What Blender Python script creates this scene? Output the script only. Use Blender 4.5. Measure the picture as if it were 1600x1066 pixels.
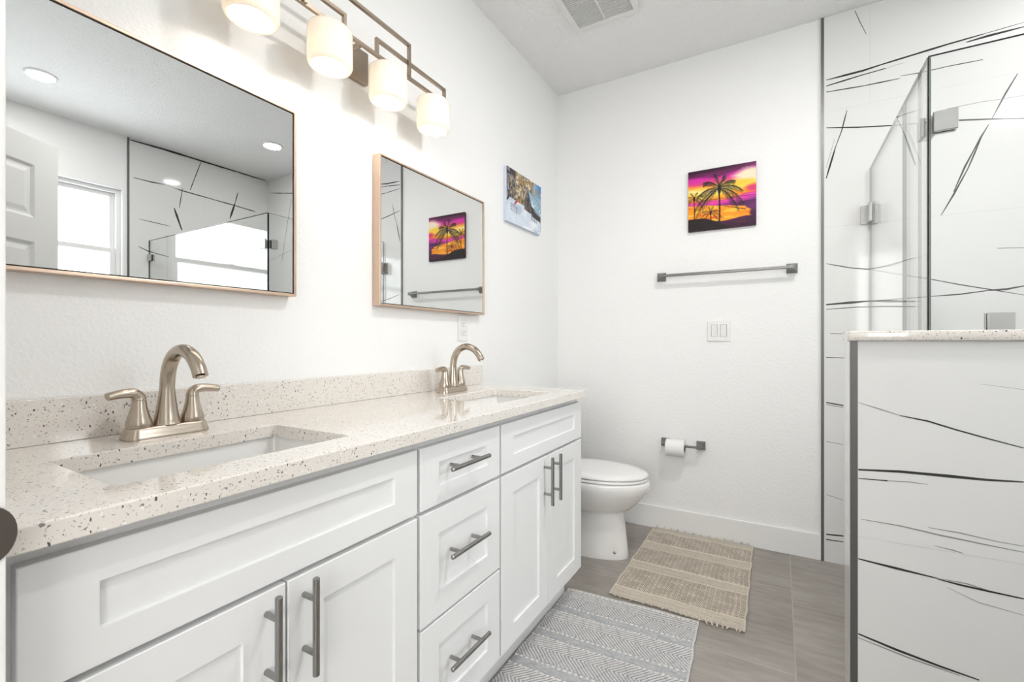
import bpy, bmesh, math, random
import numpy as np
from mathutils import Vector, Matrix
PI = math.pi
random.seed(4)
S = bpy.context.scene
for o in list(bpy.data.objects):
    bpy.data.objects.remove(o)

# ---------------------------------------------------------------- camera, world, lights, exposure
cd = bpy.data.cameras.new('camera')
cam = bpy.data.objects.new('camera', cd)
S.collection.objects.link(cam)
cam.location = (1.272, 0.0, 1.101)
cam.rotation_euler = (PI/2, 0, math.radians(30.1375))
cd.sensor_width = 36; cd.lens = 36*720/1600
cd.shift_y = 2.5/1600
cd.clip_start = 0.01
S.camera = cam

W = bpy.data.worlds.new('sky'); S.world = W; W.use_nodes = True
bg = W.node_tree.nodes['Background']
bg.inputs[0].default_value = (0.93, 0.96, 1.0, 1)
bg.inputs[1].default_value = 4.6

S.view_settings.view_transform = 'Standard'
S.view_settings.look = 'None'
S.view_settings.exposure = 1.0
S.view_settings.gamma = 1.0
S.view_settings.use_curve_mapping = False

P_SPOT = (2.6, 3.6, 9.0)      # recessed lights; the third is an unseen one added for brightness
P_HALL_FILL = 38.0      # fill light added in the unseen hall behind the doorway
P_BULB = 0.42       # vanity bulbs
P_OPAL = 1.15

def area(name, loc, size, power, col=(1, 1, 1), shape='DISK', rot=(0, 0, 0), sy=None, portal=False):
    d = bpy.data.lights.new(name, 'AREA'); d.shape = shape; d.size = size
    if sy: d.size_y = sy
    d.energy = power; d.color = col
    if portal: d.cycles.is_portal = True
    o = bpy.data.objects.new(name, d); S.collection.objects.link(o)
    o.location = loc; o.rotation_euler = rot
    return o
SPOTS = [(2.435, 2.31), (2.70, 0.99), (1.38, 1.35)]  # last position is an added lamp, out of view, that evens the light
for i, (x, y) in enumerate(SPOTS):
    area('recessed_lamp', (x, y, 2.728), 0.13, P_SPOT[i], (1, .985, .955))
area('added_hall_fill', (1.75, -2.28, 1.55), 2.3, P_HALL_FILL, (1, .99, .975), 'RECTANGLE', (PI/2, 0, 0), 1.5)  # added rectangle of fill light, unseen, shining in through the doorway
area('window_portal', (3.43, 1.09, 1.86), 1.05, 1, (1, 1, 1), 'RECTANGLE', (0, PI/2, 0), 1.05, portal=True)

# ---------------------------------------------------------------- materials
MATS = {}
def mat(name, col, rough=.5, metal=0., coat=0., spec=.5):
    if name in MATS: return MATS[name]
    m = bpy.data.materials.new(name); m.use_nodes = True
    b = m.node_tree.nodes['Principled BSDF']
    b.inputs['Base Color'].default_value = (*col, 1)
    b.inputs['Roughness'].default_value = rough
    b.inputs['Metallic'].default_value = metal
    b.inputs['Coat Weight'].default_value = coat
    b.inputs['Specular IOR Level'].default_value = spec
    MATS[name] = m
    return m
def N(m, t, **k):
    n = m.node_tree.nodes.new(t)
    for a, v in k.items(): setattr(n, a, v)
    return n
def L(m, a, b): m.node_tree.links.new(a, b)
def bsdf(m): return m.node_tree.nodes['Principled BSDF']
def bump_noise(m, scale, strength, dist=.002, detail=3, vec_scale=None, ramp=None):
    tc = N(m, 'ShaderNodeTexCoord'); nz = N(m, 'ShaderNodeTexNoise')
    nz.inputs['Scale'].default_value = scale; nz.inputs['Detail'].default_value = detail
    src = tc.outputs['Object']
    if vec_scale:
        mp = N(m, 'ShaderNodeMapping'); mp.inputs['Scale'].default_value = vec_scale
        L(m, src, mp.inputs[0]); src = mp.outputs[0]
    L(m, src, nz.inputs['Vector'])
    out = nz.outputs['Fac']
    if ramp:
        r = N(m, 'ShaderNodeMapRange'); r.inputs[1].default_value = ramp[0]; r.inputs[2].default_value = ramp[1]
        L(m, out, r.inputs[0]); out = r.outputs[0]
    bp = N(m, 'ShaderNodeBump'); bp.inputs['Strength'].default_value = strength; bp.inputs['Distance'].default_value = dist
    L(m, out, bp.inputs['Height']); L(m, bp.outputs[0], bsdf(m).inputs['Normal'])

M_wall = mat('wall_paint', (.885, .885, .878), .55); bump_noise(M_wall, 110, .25, .0022, 2, None, (.42, .66))
M_ceil = mat('ceiling_paint', (.90, .90, .893), .7); bump_noise(M_ceil, 85, .5, .004, 2, None, (.45, .62))
M_trimw = mat('white_trim_paint', (.86, .86, .855), .35)
M_cab = mat('cabinet_paint', (.80, .808, .81), .38); bump_noise(M_cab, 60, .05, .0004)
M_in = mat('cabinet_shadow_gap', (.55, .55, .55), .6)
M_ceramic = mat('ceramic', (.85, .845, .83), .08, 0, .5)
M_seat = mat('toilet_plastic', (.84, .84, .835), .2)
M_tile = mat('porcelain_tile', (.76, .76, .752), .07, 0, .2)
M_vein = mat('tile_vein', (.035, .035, .033), .18)
M_veinl = mat('tile_vein_light', (.30, .30, .29), .18)
M_grout = mat('tile_grout', (.60, .60, .585), .5)
M_alu = mat('metal_edge_trim', (.17, .17, .165), .38, .85)
M_nickel = mat('brushed_nickel', (.42, .505, .485), .30, 1)
M_steel = mat('steel_pull', (.33, .325, .315), .27, 1)
M_grey = mat('satin_grey_metal', (.20, .20, .195), .34, 1)
M_champ = mat('champagne_nickel', (.47, .405, .335), .23, 1)
M_gold = mat('champagne_frame', (.64, .48, .37), .32, .9)
M_fixt = mat('brushed_fixture', (.42, .345, .275), .30, 1)
M_black = mat('black', (.02, .02, .02), .5)
M_plate = mat('white_plastic', (.80, .80, .79), .3)
M_paper = mat('paper', (.84, .84, .83), .9); bump_noise(M_paper, 260, .3, .001)
M_card = mat('cardboard', (.12, .10, .08), .9)
M_chrome = mat('hinge_chrome', (.50, .50, .49), .22, 1)
M_bronze = mat('dark_bronze', (.16, .14, .125), .33, .9)
M_hall = mat('hall_paint', (.88, .88, .87), .7)
M_vent = mat('vent_grille', (.74, .74, .72), .5)
M_cloth_e = mat('canvas_edge', (.62, .68, .80), .8)
M_cloth_d = mat('canvas_edge_dark', (.10, .03, .09), .7)

mm = mat('mirror_silver', (.74, .75, .745), .0, 1)
def brushed(m, scale=(4, 4, 400), st=.05):
    bump_noise(m, 3, st, .0006, 2, scale)
brushed(M_champ, (40, 40, 40), .03); brushed(M_gold, (300, 6, 6), .04)

# architectural glass: clear pass-through with a Fresnel reflection
def glass(name, tint, extra=0.0, gl=1.0):
    m = bpy.data.materials.new(name); m.use_nodes = True
    nt = m.node_tree; nt.nodes.remove(nt.nodes['Principled BSDF'])
    out = nt.nodes['Material Output']
    tr = N(m, 'ShaderNodeBsdfTransparent'); tr.inputs[0].default_value = (*tint, 1)
    gs = N(m, 'ShaderNodeBsdfGlossy'); gs.inputs['Roughness'].default_value = 0
    gs.inputs['Color'].default_value = (gl, gl, gl, 1)
    lw = N(m, 'ShaderNodeFresnel'); lw.inputs['IOR'].default_value = 1.5
    geo = N(m, 'ShaderNodeNewGeometry')
    iorm = N(m, 'ShaderNodeMix'); iorm.data_type = 'FLOAT'
    iorm.inputs[2].default_value = 1.5; iorm.inputs[3].default_value = 1/1.5
    L(m, geo.outputs['Backfacing'], iorm.inputs[0]); 
    # same reflectance from both faces: a pane is thin, light leaves it parallel
    ad = N(m, 'ShaderNodeMath', operation='ADD'); ad.inputs[1].default_value = extra; ad.use_clamp = True
    mx = N(m, 'ShaderNodeMixShader')
    # compute Fresnel with ior 1.5 regardless of side
    iorm2 = N(m, 'ShaderNodeMix'); iorm2.data_type = 'FLOAT'
    iorm2.inputs[2].default_value = 1.5; iorm2.inputs[3].default_value = 1/1.5
    L(m, iorm.outputs[0], lw.inputs['IOR'])
    lw.inputs['IOR'].default_value = 1.5
    for l in list(nt.links):
        if l.to_socket == lw.inputs['IOR']: nt.links.remove(l)
    inc = N(m, 'ShaderNodeVectorMath', operation='DOT_PRODUCT')
    L(m, geo.outputs['Incoming'], inc.inputs[0]); L(m, geo.outputs['Normal'], inc.inputs[1])
    ab = N(m, 'ShaderNodeMath', operation='ABSOLUTE'); L(m, inc.outputs['Value'], ab.inputs[0])
    om = N(m, 'ShaderNodeMath', operation='SUBTRACT'); om.inputs[0].default_value = 1; L(m, ab.outputs[0], om.inputs[1])
    pw = N(m, 'ShaderNodeMath', operation='POWER'); L(m, om.outputs[0], pw.inputs[0]); pw.inputs[1].default_value = 5
    ma = N(m, 'ShaderNodeMath', operation='MULTIPLY_ADD'); L(m, pw.outputs[0], ma.inputs[0]); ma.inputs[1].default_value = .96; ma.inputs[2].default_value = .04 + extra
    nt.nodes.remove(lw); nt.nodes.remove(iorm); nt.nodes.remove(iorm2); nt.nodes.remove(ad)
    L(m, ma.outputs[0], mx.inputs[0]); L(m, tr.outputs[0], mx.inputs[1]); L(m, gs.outputs[0], mx.inputs[2])
    L(m, mx.outputs[0], out.inputs[0])
    return m
M_glass = glass('shower_glass', (.985, .99, .987), .0)
M_pane = glass('window_glass', (.98, .99, .99))
M_gedge = mat('glass_edge', (.003, .007, .006), .6, 0, 0, .0)
M_gedgel = mat('glass_edge_light', (.22, .24, .235), .4, 0, 0, .1)

# quartz with speckles
def quartz():
    m = mat('speckled_quartz', (.8, .8, .8), .10, 0, .5)
    tc = N(m, 'ShaderNodeTexCoord')
    col = None
    def layer(scale, radius, prob, c, prev, seed, stretch=(1, 1, 1)):
        mp = N(m, 'ShaderNodeMapping'); mp.inputs['Location'].default_value = (seed, seed*1.7, seed*.3)
        mp.inputs['Scale'].default_value = stretch
        mp.inputs['Rotation'].default_value = (seed*.7, seed*.31, seed*.5)
        L(m, tc.outputs['Object'], mp.inputs[0])
        wn = N(m, 'ShaderNodeTexNoise'); wn.inputs['Scale'].default_value = scale*1.4; wn.inputs['Detail'].default_value = 1
        L(m, mp.outputs[0], wn.inputs['Vector'])
        va = N(m, 'ShaderNodeMix'); va.data_type = 'VECTOR'; va.inputs[0].default_value = .008
        L(m, mp.outputs[0], va.inputs[4]); L(m, wn.outputs['Color'], va.inputs[5])
        v = N(m, 'ShaderNodeTexVoronoi'); v.inputs['Scale'].default_value = scale
        L(m, va.outputs[1], v.inputs['Vector'])
        lt = N(m, 'ShaderNodeMath', operation='LESS_THAN'); lt.inputs[1].default_value = radius
        L(m, v.outputs['Distance'], lt.inputs[0])
        sp = N(m, 'ShaderNodeSeparateColor'); L(m, v.outputs['Color'], sp.inputs[0])
        l2 = N(m, 'ShaderNodeMath', operation='LESS_THAN'); l2.inputs[1].default_value = prob
        L(m, sp.outputs[0], l2.inputs[0])
        mu = N(m, 'ShaderNodeMath', operation='MULTIPLY'); L(m, lt.outputs[0], mu.inputs[0]); L(m, l2.outputs[0], mu.inputs[1])
        mx = N(m, 'ShaderNodeMix'); mx.data_type = 'RGBA'
        L(m, mu.outputs[0], mx.inputs[0])
        if prev is None: mx.inputs[6].default_value = (.775, .735, .69, 1)
        else: L(m, prev, mx.inputs[6])
        mx.inputs[7].default_value = (*c, 1)
        return mx.outputs[2]
    a = layer(300, .38, .45, (.76, .715, .66), None, 1.0)
    a = layer(190, .30, .35, (.46, .42, .375), a, 5.0, (1, 1.5, 1.3))
    a = layer(150, .27, .24, (.26, .24, .22), a, 9.0, (1.6, 1, 1.2))
    a = layer(95, .24, .16, (.10, .095, .085), a, 3.3, (1.2, 1.9, 1))
    a = layer(120, .26, .2, (.86, .85, .83), a, 7.3)
    L(m, a, bsdf(m).inputs['Base Color'])
    return m
M_quartz = quartz()

# floor: 60 cm grey porcelain with fine streaks
def floor_mat():
    m = mat('floor_tile', (.3, .27, .25), .36)
    tc = N(m, 'ShaderNodeTexCoord'); sx = N(m, 'ShaderNodeSeparateXYZ'); L(m, tc.outputs['Object'], sx.inputs[0])
    def math_(op, a, b=None, c=None):
        n = N(m, 'ShaderNodeMath', operation=op)
        for i, v in enumerate((a, b, c)):
            if v is None: continue
            if isinstance(v, (int, float)): n.inputs[i].default_value = v
            else: L(m, v, n.inputs[i])
        return n.outputs[0]
    u = math_('DIVIDE', math_('SUBTRACT', sx.outputs[0], 1.319), .6)
    col = math_('FLOOR', u); fu = math_('FRACT', u)
    v = math_('SUBTRACT', math_('DIVIDE', math_('SUBTRACT', sx.outputs[1], 2.385), .597), math_('MULTIPLY', math_('FRACT', math_('MULTIPLY', math_('ADD', col, 1), .5)), -.36))
    row = math_('FLOOR', v); fv = math_('FRACT', v)
    def edge(f): return math_('LESS_THAN', math_('MINIMUM', f, math_('SUBTRACT', 1, f)), .0034)
    g = math_('MAXIMUM', edge(fu), edge(fv))
    cx = N(m, 'ShaderNodeCombineXYZ'); L(m, math_('MULTIPLY', col, 3.7), cx.inputs[0]); L(m, math_('MULTIPLY', row, 5.3), cx.inputs[1])
    av = N(m, 'ShaderNodeVectorMath', operation='ADD'); L(m, tc.outputs['Object'], av.inputs[0]); L(m, cx.outputs[0], av.inputs[1])
    mp = N(m, 'ShaderNodeMapping'); mp.inputs['Scale'].default_value = (1, 6, 1); L(m, av.outputs[0], mp.inputs[0])
    mp.inputs['Rotation'].default_value = (0, 0, .06)
    n1 = N(m, 'ShaderNodeTexNoise'); n1.inputs['Scale'].default_value = 5; n1.inputs['Detail'].default_value = 9; n1.inputs['Roughness'].default_value = .68
    L(m, mp.outputs[0], n1.inputs['Vector'])
    n2 = N(m, 'ShaderNodeTexNoise'); n2.inputs['Scale'].default_value = 3.2; n2.inputs['Detail'].default_value = 5; L(m, av.outputs[0], n2.inputs['Vector'])
    su = math_('MULTIPLY_ADD', n2.outputs['Fac'], .45, math_('MULTIPLY', n1.outputs['Fac'], .6))
    r = N(m, 'ShaderNodeValToRGB'); L(m, su, r.inputs[0])
    e = r.color_ramp.elements
    e[0].position = .38; e[0].color = (.235, .208, .184, 1); e[1].position = .68; e[1].color = (.375, .345, .315, 1)
    e.new(.53).color = (.305, .277, .250, 1)
    mx = N(m, 'ShaderNodeMix'); mx.data_type = 'RGBA'; L(m, g, mx.inputs[0]); L(m, r.outputs[0], mx.inputs[6]); mx.inputs[7].default_value = (.375, .35, .32, 1)
    L(m, mx.outputs[2], bsdf(m).inputs['Base Color'])
    bp = N(m, 'ShaderNodeBump'); bp.inputs['Strength'].default_value = .12; bp.inputs['Distance'].default_value = .001
    L(m, n1.outputs['Fac'], bp.inputs['Height']); L(m, bp.outputs[0], bsdf(m).inputs['Normal'])
    return m
M_floor = floor_mat()

def vcol(name, rough=.8, spec=.3):
    m = mat(name, (1, 1, 1), rough, spec=spec)
    a = N(m, 'ShaderNodeVertexColor'); a.layer_name = 'paint'
    L(m, a.outputs[0], bsdf(m).inputs['Base Color'])
    return m

def emis(name, col, st):
    m = bpy.data.materials.new(name); m.use_nodes = True
    nt = m.node_tree; nt.nodes.remove(nt.nodes['Principled BSDF'])
    e = N(m, 'ShaderNodeEmission'); e.inputs[0].default_value = (*col, 1); e.inputs[1].default_value = st
    L(m, e.outputs[0], nt.nodes['Material Output'].inputs[0])
    return m
M_lens = emis('lamp_lens', (1, .99, .97), 9)
M_bulb = emis('bulb_glow', (1, .94, .85), 4)
M_opal = mat('opal_glass', (.93, .88, .80), .22, 0, .3)
_b = bsdf(M_opal); _b.inputs['Emission Color'].default_value = (1, .86, .68, 1); _b.inputs['Emission Strength'].default_value = .03
_tl = N(M_opal, 'ShaderNodeBsdfTranslucent'); _tl.inputs[0].default_value = (1, .93, .82, 1)
_mx = N(M_opal, 'ShaderNodeMixShader'); _mx.inputs[0].default_value = .165
L(M_opal, _b.outputs[0], _mx.inputs[1]); L(M_opal, _tl.outputs[0], _mx.inputs[2])
L(M_opal, _mx.outputs[0], M_opal.node_tree.nodes['Material Output'].inputs[0])

# ---------------------------------------------------------------- mesh helpers
class B:
    """collects shapes into one mesh"""
    def __init__(s): s.bm = bmesh.new(); s.mats = []
    def mi(s, m):
        if m is None: return 0
        if m not in s.mats: s.mats.append(m)
        return s.mats.index(m)
    def _tag(s, n0, m):
        i = s.mi(m)
        s.bm.faces.ensure_lookup_table()
        for f in s.bm.faces[n0:]: f.material_index = i
    def box(s, a, b, m=None, bev=0, M=None, seg=2):
        n0 = len(s.bm.faces)
        c = [(a[k]+b[k])/2 for k in range(3)]; d = [abs(b[k]-a[k]) for k in range(3)]
        t = bmesh.new(); bmesh.ops.create_cube(t, size=1)
        bmesh.ops.scale(t, vec=d, verts=t.verts); bmesh.ops.translate(t, vec=c, verts=t.verts)
        if bev: bmesh.ops.bevel(t, geom=t.edges[:], offset=bev, segments=seg, affect='EDGES', profile=.5)
        if M is not None: bmesh.ops.transform(t, matrix=M, verts=t.verts)
        s.merge(t); s._tag(n0, m); return s
    def merge(s, t):
        me = bpy.data.meshes.new('t'); t.to_mesh(me); t.free(); s.bm.from_mesh(me); bpy.data.meshes.remove(me)
    def tube(s, pts, rad, m=None, n=16, caps=True, sx=None, up=None):
        """sweep a (possibly elliptical) ring along points; rad float or list of float/(rx,ry)"""
        n0 = len(s.bm.faces)
        pts = [Vector(p) for p in pts]; k = len(pts)
        rr = rad if isinstance(rad, (list, tuple)) and len(rad) == k else [rad]*k
        tan = [(pts[min(i+1, k-1)]-pts[max(i-1, 0)]).normalized() for i in range(k)]
        u = Vector(up) if up else (Vector((0, 0, 1)) if abs(tan[0].z) < .9 else Vector((0, 1, 0)))
        rings = []
        for i in range(k):
            a = (u - tan[i]*u.dot(tan[i])).normalized(); b = tan[i].cross(a); u = a
            r = rr[i]; rx, ry = r if isinstance(r, (list, tuple)) else (r, r)
            rings.append([s.bm.verts.new(pts[i]+a*rx*math.cos(2*PI*j/n)+b*ry*math.sin(2*PI*j/n)) for j in range(n)])
        s._skin(rings, caps); s._tag(n0, m); return s
    def _skin(s, rings, caps=True, close=True):
        n = len(rings[0])
        for a, b in zip(rings, rings[1:]):
            for j in range(n if close else n-1):
                s.bm.faces.new((a[j], a[(j+1) % n], b[(j+1) % n], b[j]))
        if caps:
            s.bm.faces.new(list(reversed(rings[0]))); s.bm.faces.new(rings[-1])
    def loft(s, rings, m=None, caps=True):
        n0 = len(s.bm.faces)
        s._skin([[s.bm.verts.new(p) for p in r] for r in rings], caps); s._tag(n0, m); return s
    def lathe(s, prof, c=(0, 0, 0), m=None, n=32, caps=True, ex=1, ey=1, M=None):
        rings = []
        for r, z in prof:
            ring = [Vector((r*ex*math.cos(2*PI*j/n), r*ey*math.sin(2*PI*j/n), z)) for j in range(n)]
            if M is not None: ring = [M @ p for p in ring]
            rings.append([p+Vector(c) for p in ring])
        return s.loft(rings, m, caps)
    def poly(s, pts, m=None):
        n0 = len(s.bm.faces); s.bm.faces.new([s.bm.verts.new(p) for p in pts]); s._tag(n0, m); return s
    def grid_prism(s, us, vs, skip, w0, w1, axes='XYZ', m=None):
        """slab made of cells (us x vs) with some cells left out; axes = which world axis u,v,w are"""
        n0 = len(s.bm.faces)
        iu, iv, iw = ['XYZ'.index(a) for a in axes]; V = {}
        def vert(i, j, k):
            if (i, j, k) not in V:
                p = [0, 0, 0]; p[iu] = us[i]; p[iv] = vs[j]; p[iw] = (w0, w1)[k]; V[i, j, k] = s.bm.verts.new(p)
            return V[i, j, k]
        nu, nv = len(us)-1, len(vs)-1
        fill = lambda i, j: 0 <= i < nu and 0 <= j < nv and (i, j) not in skip
        for i in range(nu):
            for j in range(nv):
                if not fill(i, j): continue
                for k in (0, 1): s.bm.faces.new([vert(i, j, k), vert(i+1, j, k), vert(i+1, j+1, k), vert(i, j+1, k)])
                for (di, dj), (a, b) in {(-1, 0): ((i, j), (i, j+1)), (1, 0): ((i+1, j), (i+1, j+1)), (0, -1): ((i, j), (i+1, j)), (0, 1): ((i, j+1), (i+1, j+1))}.items():
                    if not fill(i+di, j+dj):
                        s.bm.faces.new([vert(*a, 0), vert(*b, 0), vert(*b, 1), vert(*a, 1)])
        s._tag(n0, m); return s
    def build(s, name, m=None, parent=None, smooth=None, bevel=None, loc=None):
        bmesh.ops.recalc_face_normals(s.bm, faces=s.bm.faces)
        me = bpy.data.meshes.new(name)
        if loc is not None: bmesh.ops.translate(s.bm, vec=-Vector(loc), verts=s.bm.verts)
        s.bm.to_mesh(me); s.bm.free()
        if m is not None and not s.mats: me.materials.append(m)
        for x in s.mats: me.materials.append(x)
        if smooth is not None: me.shade_smooth() if smooth >= 180 else me.set_sharp_from_angle(angle=math.radians(smooth))
        if smooth is not None and smooth < 180:
            for p in me.polygons: p.use_smooth = True
        o = bpy.data.objects.new(name, me); S.collection.objects.link(o)
        if parent is not None:
            o.parent = parent
            if not parent.get('_local'): pass
        if loc is not None: o.location = loc
        if bevel:
            md = o.modifiers.new('bevel', 'BEVEL'); md.width = bevel; md.segments = 2; md.limit_method = 'ANGLE'; md.angle_limit = .6
        return o
def empty(name, label, cat, loc=(0, 0, 0), group=None, rz=0):
    o = bpy.data.objects.new(name, None); S.collection.objects.link(o)
    o.location = loc; o.rotation_euler = (0, 0, rz); o.empty_display_size = .05
    o['label'] = label; o['category'] = cat
    if group: o['group'] = group
    return o
def tag(o, label, cat, group=None):
    o['label'] = label; o['category'] = cat
    if group: o['group'] = group
    return o
def struct(o, label=None, cat=None):
    o['kind'] = 'structure'
    if label: o['label'] = label
    if cat: o['category'] = cat
    return o
def copy_tree(o, parent=None):
    c = o.copy(); S.collection.objects.link(c)
    if parent is not None: c.parent = parent
    for ch in list(o.children): copy_tree(ch, c)
    return c
def rrect(cx, cy, hx, hy, r, z, n=5):
    pts = []
    for qx, qy, a0 in ((1, 1, 0), (-1, 1, PI/2), (-1, -1, PI), (1, -1, 3*PI/2)):
        for i in range(n+1):
            a = a0+PI/2*i/n
            pts.append(Vector((cx+qx*(hx-r)+r*math.cos(a), cy+qy*(hy-r)+r*math.sin(a), z)))
    return pts
def smoothpath(pts, k=6):
    P = [Vector(p) for p in pts]; out = []
    for i in range(len(P)-1):
        p0 = P[max(i-1, 0)]; p1 = P[i]; p2 = P[i+1]; p3 = P[min(i+2, len(P)-1)]
        for j in range(k):
            t = j/k
            out.append(.5*((2*p1)+(-p0+p2)*t+(2*p0-5*p1+4*p2-p3)*t*t+(-p0+3*p1-3*p2+p3)*t**3))
    out.append(P[-1]); return out

# ---------------------------------------------------------------- room
XW, YB, H = 3.29, 2.805, 2.74
YF = .150        # room face of the front (doorway) wall
struct(B().box((-.12, -2.3, -.1), (XW+.12, YB+.12, 0)).build('floor', M_floor), 'grey streaked porcelain tile floor', 'floor')
struct(B().box((-.12, -2.3, H), (XW+.12, YB+.12, H+.1)).build('ceiling', M_ceil), 'white textured ceiling', 'ceiling')
struct(B().box((-.12, .03, 0), (0, YB+.12, H)).build('wall_left', M_wall), 'white textured wall behind the vanity', 'wall')
struct(B().box((0, YB, 0), (XW, YB+.12, H)).build('wall_back', M_wall), 'white wall with the palm painting', 'wall')
WY0, WY1, WZ0, WZ1 = .58, 1.605, 1.34, 2.31
struct(B().grid_prism([.03, WY0, WY1, YB+.12], [0, WZ0, WZ1, H], {(1, 1)}, XW, XW+.12, 'YZX').build('wall_right', M_wall), 'white wall with the window, seen in the mirror', 'wall')
DX0, DX1, DH = .577, 1.392, 2.06
struct(B().grid_prism([0, DX0-.02, DX1+.02, XW], [0, DH+.02, H], {(1, 0)}, .03, YF, 'XZY').build('wall_front', M_wall), 'white wall around the doorway', 'wall')
# hall behind the doorway
struct(B().box((-.12, -2.4, 0), (XW+.12, -2.3, H)).build('wall_hall', M_hall), 'plain white hall wall behind the doorway', 'wall')
struct(B().box((-.22, -2.3, 0), (-.12, .03, H)).build('wall_hall_left', M_hall), 'plain white side wall of the hall, left', 'wall')
struct(B().box((XW+.12, -2.3, 0), (XW+.22, .03, H)).build('wall_hall_right', M_hall), 'plain white side wall of the hall, right', 'wall')

def ribbon(b, pts, w, place, off, m):
    """thin strip along a polyline on a tile face"""
    n = len(pts)
    if n < 2: return
    q = []
    for i in range(n-1):
        x0, y0 = pts[i]; x1, y1 = pts[i+1]; k = max(1, int(math.hypot(x1-x0, y1-y0)/.05))
        for j in range(k): q.append((x0+(x1-x0)*j/k, y0+(y1-y0)*j/k))
    q.append(pts[-1]); n = len(q)
    Lr = []
    for i in range(n):
        a = q[max(i-1, 0)]; c = q[min(i+1, n-1)]
        dx, dy = c[0]-a[0], c[1]-a[1]; l = math.hypot(dx, dy) or 1
        ww = w*.5*random.uniform(.65, 1.2)*(.55 if i in (0, n-1) else 1)
        Lr.append(((q[i][0]-dy/l*ww, q[i][1]+dx/l*ww), (q[i][0]+dy/l*ww, q[i][1]-dx/l*ww)))
    n0 = len(b.bm.faces)
    vs = [(b.bm.verts.new(place(*l, off)), b.bm.verts.new(place(*r, off))) for l, r in Lr]
    for (a, c), (d, e) in zip(vs, vs[1:]): b.bm.faces.new((a, c, e, d))
    b._tag(n0, m)
V_back = [
  ([(1.475,2.421),(1.624,2.425),(1.695,2.433),(1.929,2.453),(2.047,2.46)],0.0073),
  ([(2.047,2.46),(2.174,2.468)],0.0033),
  ([(1.993,2.442),(2.066,2.447),(2.174,2.449)],0.0073),
  ([(1.475,2.391),(1.615,2.404),(1.71,2.41)],0.0059),
  ([(1.71,2.41),(1.777,2.417)],0.003),
  ([(1.475,2.361),(1.627,2.35),(1.763,2.347)],0.0043),
  ([(1.763,2.358),(1.834,2.352),(1.929,2.353),(2.047,2.348)],0.0036),
  ([(1.591,2.729),(1.612,2.664),(1.636,2.598)],0.0036),
  ([(1.475,2.181),(1.602,2.154),(1.748,2.129),(1.83,2.119)],0.0053),
  ([(1.83,2.119),(1.957,2.102),(2.076,2.079),(2.174,2.058)],0.0049),
  ([(1.56,2.249),(1.538,2.15),(1.515,2.082)],0.004),
  ([(1.515,2.082),(1.475,1.926)],0.0059),
  ([(1.51,2.118),(1.475,1.981)],0.0026),
  ([(2.155,2.255),(2.118,2.18),(2.076,2.082)],0.0053),
  ([(2.066,2.059),(2.041,2.009),(1.989,1.889),(1.951,1.781)],0.0053),
  ([(2.041,2.003),(1.998,1.876),(1.951,1.769),(1.908,1.68)],0.0053),
  ([(1.929,2.161),(2.045,2.163),(2.102,2.159),(2.174,2.156)],0.0026),
  ([(1.475,1.498),(1.577,1.468),(1.647,1.456),(1.748,1.426),(1.868,1.394),(1.972,1.361),(2.076,1.332),(2.174,1.304)],0.0033),
  ([(1.647,1.456),(1.737,1.47),(1.83,1.498)],0.0023),
  ([(1.475,1.292),(1.577,1.298),(1.647,1.302)],0.0086),
  ([(1.647,1.302),(1.795,1.309),(1.868,1.313)],0.0046),
  ([(1.868,1.313),(1.972,1.318),(2.066,1.33)],0.0049),
  ([(2.066,1.33),(2.12,1.332),(2.174,1.343)],0.0079),
  ([(1.475,1.268),(1.602,1.275),(1.818,1.269)],0.0036),
  ([(2.092,1.512),(2.174,1.506)],0.0033),
  ([(1.491,1.146),(1.546,1.144)],0.0036),
  ([(1.475,1.027),(1.549,1.025)],0.0073),
  ([(1.475,0.8),(1.546,0.789)],0.0073),
  ([(1.475,0.79),(1.546,0.779)],0.0033),
  ([(1.475,0.604),(1.546,0.596)],0.0033),
  ([(1.475,0.337),(1.546,0.32)],0.0033),
  ([(1.475,0.137),(1.546,0.143)],0.0086),
  ([(1.475,0.111),(1.546,0.114)],0.0073),
]
V_front = [
  ([(1.47,0.922),(1.574,0.89)],0.0024),
  ([(1.574,0.89),(1.635,0.879),(1.691,0.861),(1.759,0.842),(1.825,0.825)],0.0033),
  ([(1.471,0.72),(1.574,0.728),(1.675,0.73),(1.753,0.731),(1.825,0.736)],0.0063),
  ([(1.471,0.694),(1.545,0.697)],0.0048),
  ([(1.545,0.697),(1.593,0.701),(1.635,0.7)],0.0024),
  ([(1.482,0.573),(1.574,0.571),(1.662,0.562),(1.753,0.556),(1.825,0.552)],0.0031),
  ([(1.635,0.579),(1.702,0.577),(1.777,0.569),(1.825,0.568)],0.0022),
  ([(1.648,0.53),(1.689,0.526),(1.708,0.522)],0.0026),
  ([(1.473,0.453),(1.564,0.446),(1.655,0.44)],0.0056),
  ([(1.655,0.438),(1.702,0.434),(1.753,0.432),(1.825,0.43)],0.0052),
  ([(1.655,0.44),(1.715,0.441),(1.777,0.43)],0.0026),
  ([(1.675,0.42),(1.74,0.396),(1.825,0.387)],0.0015),
  ([(1.473,0.228),(1.564,0.21),(1.662,0.195),(1.74,0.186)],0.0056),
  ([(1.473,0.216),(1.593,0.196),(1.702,0.184)],0.0026),
  ([(1.74,0.989),(1.825,0.978)],0.0013),
]
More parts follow.
